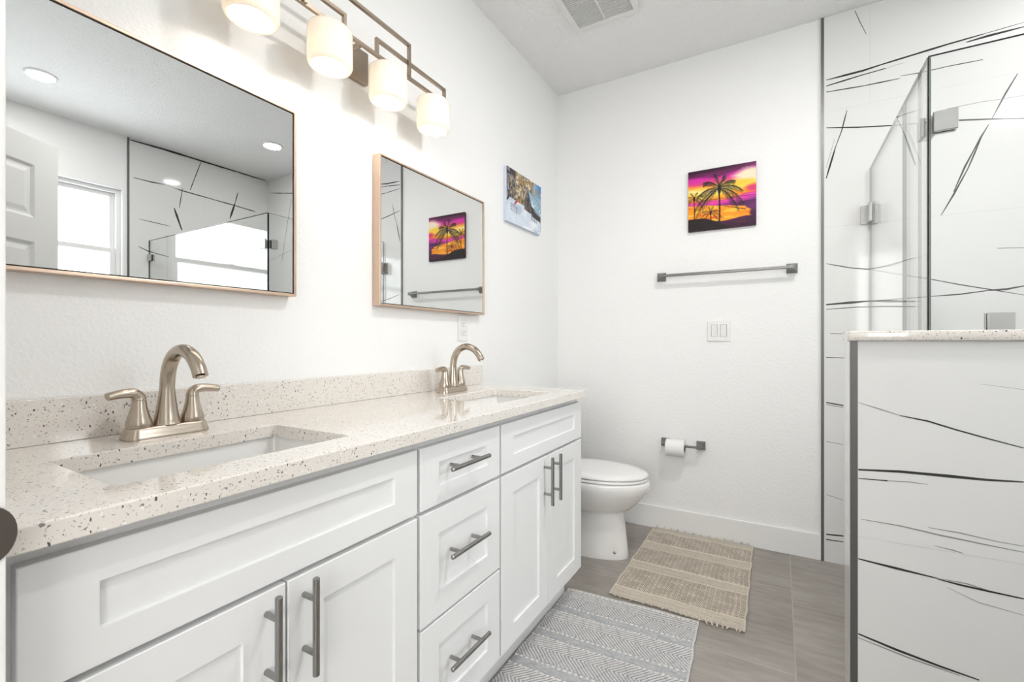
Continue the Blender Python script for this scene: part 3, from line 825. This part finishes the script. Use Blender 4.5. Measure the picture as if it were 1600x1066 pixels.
# ---------------------------------------------------------------- wall accessories
def pyramid_post(b, c, h, base=.026, x=0):
    """square rose on the back wall tapering to the bar end; c=(x,z)"""
    x, z = c; Y = YB-.0004
    R = lambda r, y: [Vector((x-r, y, z-r)), Vector((x+r, y, z-r)), Vector((x+r, y, z+r)), Vector((x-r, y, z+r))]
    b.loft([R(base, Y), R(base, Y-.006), R(base*.93, Y-.009), R(.0120, Y-.038), R(.0098, Y-h)])
tb = empty('towel_bar', 'square grey metal towel bar on the back wall below the palm painting', 'towel bar', (0, 0, 0))
b = B(); pyramid_post(b, (.669, 1.487), .066, .025); b.build('mount', M_grey, tb)
b = B(); pyramid_post(b, (1.328, 1.487), .066, .025); b.build('mount', M_grey, tb)
b = B(); b.box((.664, YB-.0690, 1.4790), (1.333, YB-.0545, 1.4945), bev=.0025); b.build('rail', M_grey, tb)
th = empty('toilet_paper_holder', 'square grey metal paper holder on the back wall beside the toilet', 'toilet paper holder', (0, 0, 0))
b = B(); pyramid_post(b, (.692, .516), .075, .024); b.build('mount', M_grey, th)
b = B(); pyramid_post(b, (.886, .516), .075, .024); b.build('mount', M_grey, th)
b = B(); b.tube([(.69, YB-.070, .516), (.888, YB-.070, .516)], .0065, n=16); b.build('rail', M_grey, th, smooth=50)
tr = empty('toilet_paper_roll', 'white toilet paper roll hanging on the grey metal holder', 'toilet paper', (.760, YB-.070, .502))
RX = Matrix.Rotation(PI/2, 4, 'Y')
b = B(); b.lathe([(.0205, -.050), (.046, -.050), (.048, -.048), (.048, .048), (.046, .050), (.0205, .050), (.0205, -.050)], n=48, caps=False, M=RX)
b.build('paper', M_paper, tr, smooth=40)
b = B(); b.lathe([(.019, -.0503), (.0203, -.0503), (.0203, .0503), (.019, .0503), (.019, -.0503)], n=32, caps=False, M=RX); b.build('cardboard_core', M_card, tr, smooth=40)
sw = empty('light_switch', 'white double rocker switch plate on the back wall', 'light switch', (.980, YB, 1.167))
b = B(); b.grid_prism([-.0585, -.0395, -.0065, .0065, .0395, .0585], [-.058, -.0335, .0335, .058], {(1, 1), (3, 1)}, -.0065, -.0006, 'XZY'); b.build('plate', M_plate, sw, bevel=.0018)
for x in (-.023, .023):
    b = B(); 
    b.loft([[Vector((x-.0150, -.0012, -.0328)), Vector((x+.0150, -.0012, -.0328)), Vector((x+.0150, -.0012, .0328)), Vector((x-.0150, -.0012, .0328))],
            [Vector((x-.0150, -.0062, -.0328)), Vector((x+.0150, -.0062, -.0328)), Vector((x+.0150, -.0102, .0328)), Vector((x-.0150, -.0102, .0328))]])
    b.build('rocker', M_plate, sw, bevel=.0008)
ol = empty('wall_outlet', 'white duplex outlet on the wall above the far faucet', 'outlet', (0, 1.731, 1.167))
B().box((.0006, -.036, -.058), (.0062, .036, .058), bev=.002).build('plate', M_plate, ol)
for z in (-.020, .020):
    r = B(); r.box((.0063, -.0165, z-.0135), (.0082, .0165, z+.0135), bev=.003); ro = r.build('socket', M_plate, ol)
    q = B(); q.box((.0083, -.0075, z+.000), (.0086, -.0055, z+.008)); q.box((.0083, .0055, z+.000), (.0086, .0075, z+.008)); q.box((.0083, -.002, z-.009), (.0086, .002, z-.005)); q.build('slots', M_black, ro)

# ---------------------------------------------------------------- paintings (colour lives in the canvas mesh)
def s2l(c):
    c = np.asarray(c, dtype=float); return np.where(c <= .04045, c/12.92, ((c+.055)/1.055)**2.4)
class Canvas:
    def __init__(s, w, h):
        s.w, s.h = w, h
        s.u, s.v = np.meshgrid((np.arange(w)+.5)/w, (np.arange(h)+.5)/h)
        s.im = np.zeros((h, w, 3)); s.rng = np.random.default_rng(3)
    def noise(s, fu, fv, seed=0, octs=3):
        rng = np.random.default_rng(seed); out = 0; amp = 1; tot = 0
        for o in range(octs):
            gu, gv = int(fu*2**o)+2, int(fv*2**o)+2
            g = rng.random((gv+1, gu+1)); x = s.u*fu*2**o; y = s.v*fv*2**o
            x0 = np.clip(x.astype(int), 0, gu-1); y0 = np.clip(y.astype(int), 0, gv-1); tx = x-x0; ty = y-y0
            tx = tx*tx*(3-2*tx); ty = ty*ty*(3-2*ty)
            out = out+amp*((g[y0, x0]*(1-tx)+g[y0, x0+1]*tx)*(1-ty)+(g[y0+1, x0]*(1-tx)+g[y0+1, x0+1]*tx)*ty); tot += amp; amp *= .5
        return out/tot
    def mix(s, mask, col):
        m = np.clip(mask, 0, 1)[..., None]; s.im = s.im*(1-m)+np.asarray(col)*m
    def line(s, p, q, w, col, w2=None, al=1):
        w2 = w if w2 is None else w2
        d = np.array(q)-np.array(p); L2 = d@d+1e-9
        t = np.clip(((s.u-p[0])*d[0]+(s.v-p[1])*d[1])/L2, 0, 1)
        dist = np.hypot(s.u-p[0]-t*d[0], s.v-p[1]-t*d[1]); ww = w+(w2-w)*t
        s.mix((ww-dist)/.004*al, col) if al == 1 else s.mix(np.clip((ww-dist)/.004, 0, 1)*al, col)
    def grad(s, stops, f):
        f = np.asarray(f); xs = [a for a, _ in stops]
        for k in range(3): s.im[..., k] = np.interp(f, xs, [c[k] for _, c in stops])
def palm_painting():
    c = Canvas(210, 210); u, v = c.u, c.v
    n = c.noise(3, 14, 5, 4)-.5
    f = v+.10*n+.06*np.sin(u*3.1+.6)-.03
    c.grad([(0, (.20, .07, .16)), (.16, (.30, .10, .26)), (.26, (.42, .16, .42)), (.34, (.30, .12, .30)), (.38, (.62, .18, .52)), (.44, (.93, .25, .70)), (.485, (.85, .30, .50)), (.50, (.96, .55, .15)),
            (.56, (.98, .68, .16)), (.62, (.99, .86, .35)), (.68, (.99, .90, .62)), (.735, (.98, .70, .20)), (.79, (.90, .28, .50)), (.86, (.80, .16, .60)), (.91, (.45, .12, .36)), (1.0, (.20, .06, .16))], f)
    c.mix((1-np.hypot((u-.93)/.30, (v-.80)/.13))*1.8+n*1.2, (.97, .90, .78))
    c.mix((1-np.hypot((u-.75)/.35, (v-.70)/.07))*1.6+n, (.99, .80, .25))
    c.mix((1-np.hypot((u-.22)/.25, (v-.55)/.07))*1.5+n*.8, (.99, .85, .35))
    c.mix((1-np.hypot((u-.97)/.16, (v-.60)/.08))*1.5+n, (.86, .22, .45))
    c.mix((1-np.hypot((u-.15)/.22, (v-.83)/.06))*1.4+n, (.86, .18, .66))
    # orange water
    edge = .42-.10*np.clip((u-.3)/.6, 0, 1)
    lowe = .14+.02*np.sin(u*9)
    m = np.clip((edge+.03*n-v)/.012, 0, 1)*np.clip((v-lowe)/.012, 0, 1)*np.clip((.93-.9*np.clip((v-.26)*2.2, 0, 1)*.6-u+.1*n)/.03, 0, 1)
    c.mix(m, (.98, .60, .12)); n2 = c.noise(5, 26, 8, 3)
    c.mix(m*np.clip((n2-.56)*8, 0, 1), (.90, .38, .10)); c.mix(m*np.clip((.40-n2)*7, 0, 1), (.99, .76, .25))
    c.line((0, .500), (1, .478), .006, (.30, .08, .22), .005)
    c.line((.55, .36), (.85, .27), .006, (.32, .12, .14), .008)
    c.mix(np.clip((.21-.16*np.clip((u-.25)/.35, 0, 1)+.03*n-v)/.01, 0, 1)*np.clip((.66-u)/.05, 0, 1), (.13, .09, .09))
    c.mix(np.clip((n2-.60)*6, 0, 1)*(v < .16)*.6, (.40, .28, .26))
    D = (.09, .07, .08)
    rng = random.Random(2)
    def frond(cx_, cy_, ang, ln, droop, w, col):
        pr = (cx_, cy_); k = 24 if ln > .22 else 12
        for i in range(1, k+1):
            t = i/k
            p = (cx_+math.cos(ang)*ln*t, cy_+math.sin(ang)*ln*t-droop*ln*t*t)
            c.line(pr, p, w*(1-.5*t), col)
            if i > 1:
                dx, dy = p[0]-pr[0], p[1]-pr[1]; l = math.hypot(dx, dy)+1e-6
                for sd in (-1, 1):
                    lf = ln*.21*(math.sin(PI*min(1, t*.80+.14)))**.8*rng.uniform(.75, 1.15)
                    ax, ay = dx/l*.95-sd*dy/l*.55, dy/l*.95+sd*dx/l*.55-.45
                    c.line(p, (p[0]+ax*lf, p[1]+ay*lf), w*.85, col if rng.random() < .82 else (.40, .40, .30), w*.5)
            pr = p
    def palm(x, y0, y1, R, w, nf, seed):
        rng.seed(seed)
        pts = [(x+.006*math.sin(t*4), y0+(y1-y0)*t) for t in [i/6 for i in range(7)]]
        for a, b_ in zip(pts, pts[1:]): c.line(a, b_, w, D)
        c.mix((1-np.hypot((u-x)/(w*2.2), (v-y1)/(R*.24)))*5, D)
        for i in range(nf):
            a = -.55+(PI+1.1)*i/(nf-1)+rng.uniform(-.08, .08)
            frond(x, y1+.01, a, R*(.72+.3*abs(math.cos(a)))*rng.uniform(.85, 1.05), .62*abs(math.cos(a))+.10, .0062 if R > .3 else .0046, D)
    palm(.475, .10, .65, .40, .013, 10, 4); palm(.095, .18, .54, .19, .009, 8, 7); palm(.345, .10, .28, .17, .009, 8, 9)
    for i in range(7): c.line((.80+i*.022, .915+.012*math.sin(i*2.2)), (.815+i*.022, .93-.012*math.sin(i*1.7)), .0035, (.93, .85, .92))
    return c
def cabin_painting():
    c = Canvas(240, 180); u, v = c.u, c.v
    n = c.noise(6, 6, 11, 4); n2 = c.noise(26, 20, 12, 2); n3 = c.noise(40, 14, 13, 2)
    c.im[:] = (.62, .72, .80)
    c.mix(np.clip((u-.78)*5, 0, 1)*np.clip((v-.68)*6, 0, 1), (.20, .50, .78)); c.mix(np.clip((n-.55)*8, 0, 1)*(u > .7), (.85, .90, .94))
    m = np.clip((.80-u)/.1, 0, 1)
    c.mix(m, (.50, .46, .44)); c.mix(m*np.clip((n2-.52)*10, 0, 1), (.72, .58, .34)); c.mix(m*np.clip((n3-.6)*10, 0, 1), (.28, .24, .24))
    c.mix(m*np.clip((.42-n2)*9, 0, 1)*(u > .2), (.86, .80, .66)); c.mix(np.clip((.27-u)/.06, 0, 1)*np.clip((n3-.40)*5, 0, 1)*(v > .4), (.24, .22, .25))
    c.mix(np.clip((.24-u)/.08, 0, 1)*np.clip((n2-.62)*12, 0, 1), (.55, .62, .68))
    for x, w in ((.08, .010), (.15, .008), (.22, .010), (.31, .006), (.40, .007), (.47, .005)): c.line((x, .42), (x+.01, 1), w, (.25, .21, .22), w*.5)
    for i in range(9): c.line((.80+.02*i, .72+.03*(i % 3)), (.82+.02*i, .90), .006, (.62, .52, .32))
    snow = np.clip((.45-.05*u+.02*n-v)/.012, 0, 1)
    c.mix(snow, (.84, .88, .93)); c.mix(snow*np.clip((n-.52)*5, 0, 1), (.72, .77, .84)); c.mix(snow*np.clip((.42-n)*6, 0, 1), (.94, .95, .97))
    # barn: gable wall and long roof
    def tri(pts, col):
        P = pts; mask = np.ones_like(u)
        A = sum(P[i][0]*P[(i+1) % len(P)][1]-P[(i+1) % len(P)][0]*P[i][1] for i in range(len(P)))
        sg = 1 if A > 0 else -1
        for i in range(len(P)):
            a, b_ = P[i], P[(i+1) % len(P)]
            mask = np.minimum(mask, np.clip(sg*((b_[0]-a[0])*(v-a[1])-(b_[1]-a[1])*(u-a[0]))/.006, 0, 1))
        c.mix(mask, col); return mask
    mk = tri([(.47, .36), (.80, .32), (.80, .52), (.58, .79), (.47, .56)], (.36, .33, .32)); c.mix(mk*np.clip((n3-.5)*7, 0, 1), (.20, .18, .18)); c.mix(mk*np.clip((.40-n3)*7, 0, 1), (.55, .50, .46))
    tri([(.70, .30), (1.01, .24), (1.01, .36), (.70, .46)], (.22, .20, .21))
    mk = tri([(.58, .80), (.68, .50), (1.01, .36), (1.01, .60), (.94, .66)], (.60, .72, .80)); c.mix(mk*np.clip((n-.5)*6, 0, 1), (.42, .54, .64)); c.mix(mk*np.clip((n2-.6)*8, 0, 1), (.86, .90, .94))
    c.line((.58, .80), (.68, .50), .008, (.20, .18, .20)); c.line((.68, .50), (1, .36), .007, (.25, .22, .24)); c.line((.58, .80), (.47, .56), .007, (.75, .80, .86)); c.line((.58, .80), (.97, .62), .006, (.22, .24, .28))
    F = (.20, .20, .24)
    for x0 in (.12, .70):
        for i in range(4): c.line((x0+.05*i, .22-.01*i), (x0+.05*i, .37-.01*i), .007, F)
        for h in (.26, .31, .35): c.line((x0-.02, h), (x0+.18, h-.035), .005, F)
    c.line((.21, .37), (.27, .44), .014, (.75, .10, .16), .020); c.line((.27, .44), (.285, .47), .012, (.70, .08, .14), .004); c.line((.21, .37), (.18, .33), .006, (.60, .08, .14))
    c.line((.02, .40), (.05, .46), .02, (.05, .06, .10))
    c.line((.90, .07), (.93, .08), .006, (.45, .47, .52)); c.line((.95, .07), (.97, .085), .005, (.45, .47, .52))
    return c
def painted_canvas(name, cv, size, depth, label, axis, loc, edge, group=None):
    """canvas block; painted face is a fine grid carrying the colours"""
    root = empty(name, label, 'painting', loc, group)
    w, h = size; nx, nz = cv.w, cv.h
    xs = np.linspace(-w/2, w/2, nx); zs = np.linspace(-h/2, h/2, nz)
    X, Z = np.meshgrid(xs, zs); relief = (cv.noise(60, 60, 31, 2)-.5)*.0009
    co = np.zeros((nz, nx, 3))
    if axis == 'Y': co[..., 0] = X; co[..., 1] = -depth-.0006+relief; co[..., 2] = Z
    else: co[..., 1] = X; co[..., 0] = depth+.0006-relief; co[..., 2] = Z
    idx = np.arange(nx*nz).reshape(nz, nx)
    F = np.stack([idx[:-1, :-1], idx[:-1, 1:], idx[1:, 1:], idx[1:, :-1]], -1).reshape(-1, 4)
    me = bpy.data.meshes.new('painted_face')
    me.from_pydata(co.reshape(-1, 3).tolist(), [], F.tolist()); me.shade_smooth()
    a = me.color_attributes.new('paint', 'FLOAT_COLOR', 'POINT')
    rgba = np.ones((nx*nz, 4)); rgba[:, :3] = s2l(np.clip(cv.im.reshape(-1, 3), 0, 1)); a.data.foreach_set('color', rgba.ravel())
    me.materials.append(vcol('acrylic_paint', .45, .3))
    o = bpy.data.objects.new('painted_face', me); S.collection.objects.link(o); o.parent = root
    b = B()
    if axis == 'Y': b.box((-w/2, -depth, -h/2), (w/2, -.0008, h/2), bev=.002)
    else: b.box((.0008, -w/2, -h/2), (depth, w/2, h/2), bev=.002)
    b.build('canvas', edge, root)
    return root
pc = palm_painting()
painted_canvas('canvas_painting', pc, (.344, .342), .017, 'square canvas painting of black palms on an orange and purple sunset', 'Y', (.992, YB, 1.903), M_cloth_d)
cc = cabin_painting()
cp = painted_canvas('canvas_painting', cc, (.405, .292), .019, 'small canvas painting of a snowy barn with a red bird, on the vanity wall', 'X', (0, 2.303, 1.897), M_cloth_e)

# ---------------------------------------------------------------- rugs
M_rug = vcol('woven_cotton', .95, .1)
def rug(name, label, quad, cell, colfun, wave, zb=.0012):
    """quad = TL, TR, BR, BL on the floor; a runs along the width, b from the top edge down (metres)"""
    TL, TR, BR, BL = [np.array(p) for p in quad]
    wdt = np.linalg.norm(TR-TL); ln = np.linalg.norm(BL-TL)
    na, nb = int(wdt/cell), int(ln/cell)
    A, Bb = np.meshgrid(np.linspace(0, 1, na), np.linspace(0, 1, nb))
    P = (TL*(1-A[..., None])+TR*A[..., None])*(1-Bb[..., None])+(BL*(1-A[..., None])+BR*A[..., None])*Bb[..., None]
    a = A*wdt; b = Bb*ln
    edge = .0016*np.sin(b*31)+.0012*np.sin(b*57+1)
    P[..., 0] += (A-.5)*2*edge; P[..., 1] += .003*np.sin(a*23+Bb*3)*(np.abs(Bb-.5)*2)
    rgb, hgt = colfun(a, b, wdt, ln)
    z = zb+.0045+hgt+wave(a, b)
    co = np.concatenate([P, z[..., None]], -1)
    c = bpy.data.meshes.new(name)
    idx = np.arange(na*nb).reshape(nb, na)
    F = np.stack([idx[1:, :-1], idx[1:, 1:], idx[:-1, 1:], idx[:-1, :-1]], -1).reshape(-1, 4).tolist()
    ring = np.concatenate([idx[0, :], idx[1:, -1], idx[-1, -2::-1], idx[-2:0:-1, 0]])
    V = co.reshape(-1, 3).tolist(); base = len(V); cols = rgb.reshape(-1, 3)
    low = [[V[i][0], V[i][1], max(zb-.001, V[i][2]-.0055)] for i in ring]; V += low
    n = len(ring)
    for j in range(n): F.append([int(ring[j]), int(ring[(j+1) % n]), base+(j+1) % n, base+j])
    F.append([base+j for j in range(n)][::-1])
    c.from_pydata(V, [], F)
    at = c.color_attributes.new('paint', 'FLOAT_COLOR', 'POINT')
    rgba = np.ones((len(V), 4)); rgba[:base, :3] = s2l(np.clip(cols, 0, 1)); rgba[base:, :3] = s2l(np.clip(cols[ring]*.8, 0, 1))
    at.data.foreach_set('color', rgba.ravel()); c.materials.append(M_rug)
    o = bpy.data.objects.new(name, c); S.collection.objects.link(o)
    return tag(o, label, 'rug'), co
def blend(mask, a, b): return np.asarray(a)*(1-mask[..., None])+np.asarray(b)*mask[..., None]
RG = np.random.default_rng(8)
def grain(shape, ka, kb):
    g = RG.random((shape[0]//kb+2, shape[1]//ka+2)); return np.kron(g, np.ones((kb, ka)))[:shape[0], :shape[1]]
def grey_rug(a, b, w, l):
    per, zz = .176, .122
    ph = np.mod(b-.012, per); inz = (ph < zz) & (b > .012)
    t = ph/zz
    tri = np.abs(np.mod(t*2, 1)-.5)*2            # two points per band
    tri = 1-np.abs(t-.5)*2
    lines = np.mod((a+tri*.058)/.0140, 1)
    cream = (lines < .48)
    g1 = grain(a.shape, 1, 1); g2 = grain(a.shape, 3, 2); g3 = grain(a.shape, 9, 1)
    cr = (.80, .785, .77); gy = (.575, .58, .60)
    rgb = blend((cream & inz).astype(float), gy, cr)
    st = ~inz
    rgb = np.where(st[..., None], blend(np.clip(g3*.9+g1*.3-.1, 0, 1), (.60, .61, .63), (.73, .725, .72)), rgb)
    d = np.minimum(np.abs(ph-zz-.010), np.abs(ph-.003))
    dash = (d < .0035) & (np.mod(a, .019) < .011)
    rgb = np.where(dash[..., None], np.array((.84, .82, .80)), rgb)
    rgb = np.where((b < .012)[..., None] | (l-b < .012)[..., None] | (a > w-.006)[..., None], np.array((.77, .765, .76)), rgb)
    rgb = rgb*(.93+.14*g1[..., None])
    h = np.where(inz & cream, .0018, 0)+np.where(dash, .0018, 0)+.0006*g2
    return rgb, h
def beige_rug(a, b, w, l):
    mesh_b = [(.055, .215), (.275, .470), (.530, .790)]
    mesh_b = MB_
    inz = np.zeros(a.shape, bool)
    for s_, e in mesh_b: inz |= (b > s_) & (b < e)
    g1 = grain(a.shape, 1, 1); g3 = grain(a.shape, 12, 1)
    dots = (np.mod(a+.5*.011*np.mod(np.floor(b/.0075), 2), .011) < .0062) & (np.mod(b, .0075) < .0052)
    big = np.abs(np.mod(a/.12+np.where(np.mod(b, .17) < .085, 1, -1)*b/.12, 1)-.5)*2
    tan = (.57, .53, .485); cr = (.86, .825, .775)
    rgb = blend((dots & inz).astype(float)*np.where(big > .5, 1, .82), tan, cr)
    st = np.mod(b, .0105) < .0032
    rgb = np.where((~inz)[..., None], blend(np.clip(g3*.4+.65*st, 0, 1), (.81, .775, .725), (.66, .62, .57)), rgb)
    ridge = np.zeros(a.shape, bool)
    for s_, e in mesh_b: ridge |= (np.abs(b-s_) < .004) | (np.abs(b-e) < .004)
    rgb = np.where(ridge[..., None], np.array((.83, .79, .73)), rgb)
    rgb = np.where(((a < .006) | (a > w-.006))[..., None], np.array((.80, .76, .70)), rgb)
    rgb = rgb*(.93+.14*g1[..., None])
    h = np.where(inz & dots, .0020, 0)+np.where(ridge, .0016, 0)+np.where((~inz) & ~st, .0006, 0)
    return rgb, h
MB_ = [(.060, .215), (.300, .475), (.545, .755)]
rug('rug', 'grey woven rug with cream chevrons along the vanity', [(.461, 1.903), (.997, 1.938), (1.050, 1.02), (.474, 1.00)], .0024, grey_rug,
    lambda a, b: .0012*(1+np.sin(a*9+b*5)))
def bw(a, b):
    return .0016*(1+np.sin(b*19+a*2.5))+.010*np.exp(-((b-.155)/.022)**2)*np.clip(1-a/.30, 0, 1)+.004*np.exp(-((b-.44)/.03)**2)*np.exp(-((a-.33)/.12)**2)
br, bco = rug('rug', 'beige textured cotton rug beside the toilet with short tassels', [(.628, 2.785), (1.150, 2.783), (1.160, 1.950), (.627, 1.956)], .0024, beige_rug, bw, .0016)
rr_ = random.Random(5)
for row, sgn, num in ((0, 1, 13), (-1, -1, 24)):
    for i in range(num):
        fb = B(); p = bco[row][int((i+.5)/num*bco.shape[1])]
        dx = rr_.uniform(-.008, .008)
        for k_ in range(2):
            dd = dx+rr_.uniform(-.004, .004); ln = rr_.uniform(.010, .020) if sgn < 0 else rr_.uniform(.004, .009)
            zt = .004 if sgn < 0 else rr_.uniform(.012, .022)
            fb.tube(smoothpath([(p[0]-.003, p[1]-sgn*.001, p[2]), (p[0]+dd*.5, p[1]+sgn*ln*.6, max(zt, .005) if sgn > 0 else .0125), (p[0]+dd, p[1]+sgn*ln, .0118 if sgn < 0 and p[0] < 1.01 else (.0035 if sgn < 0 else zt*.7))], 3), [.0026]*6+[.0016], n=6)
        fb.build('tassel', mat('tassel_cotton', (.62, .56, .47), .95), br, smooth=60)
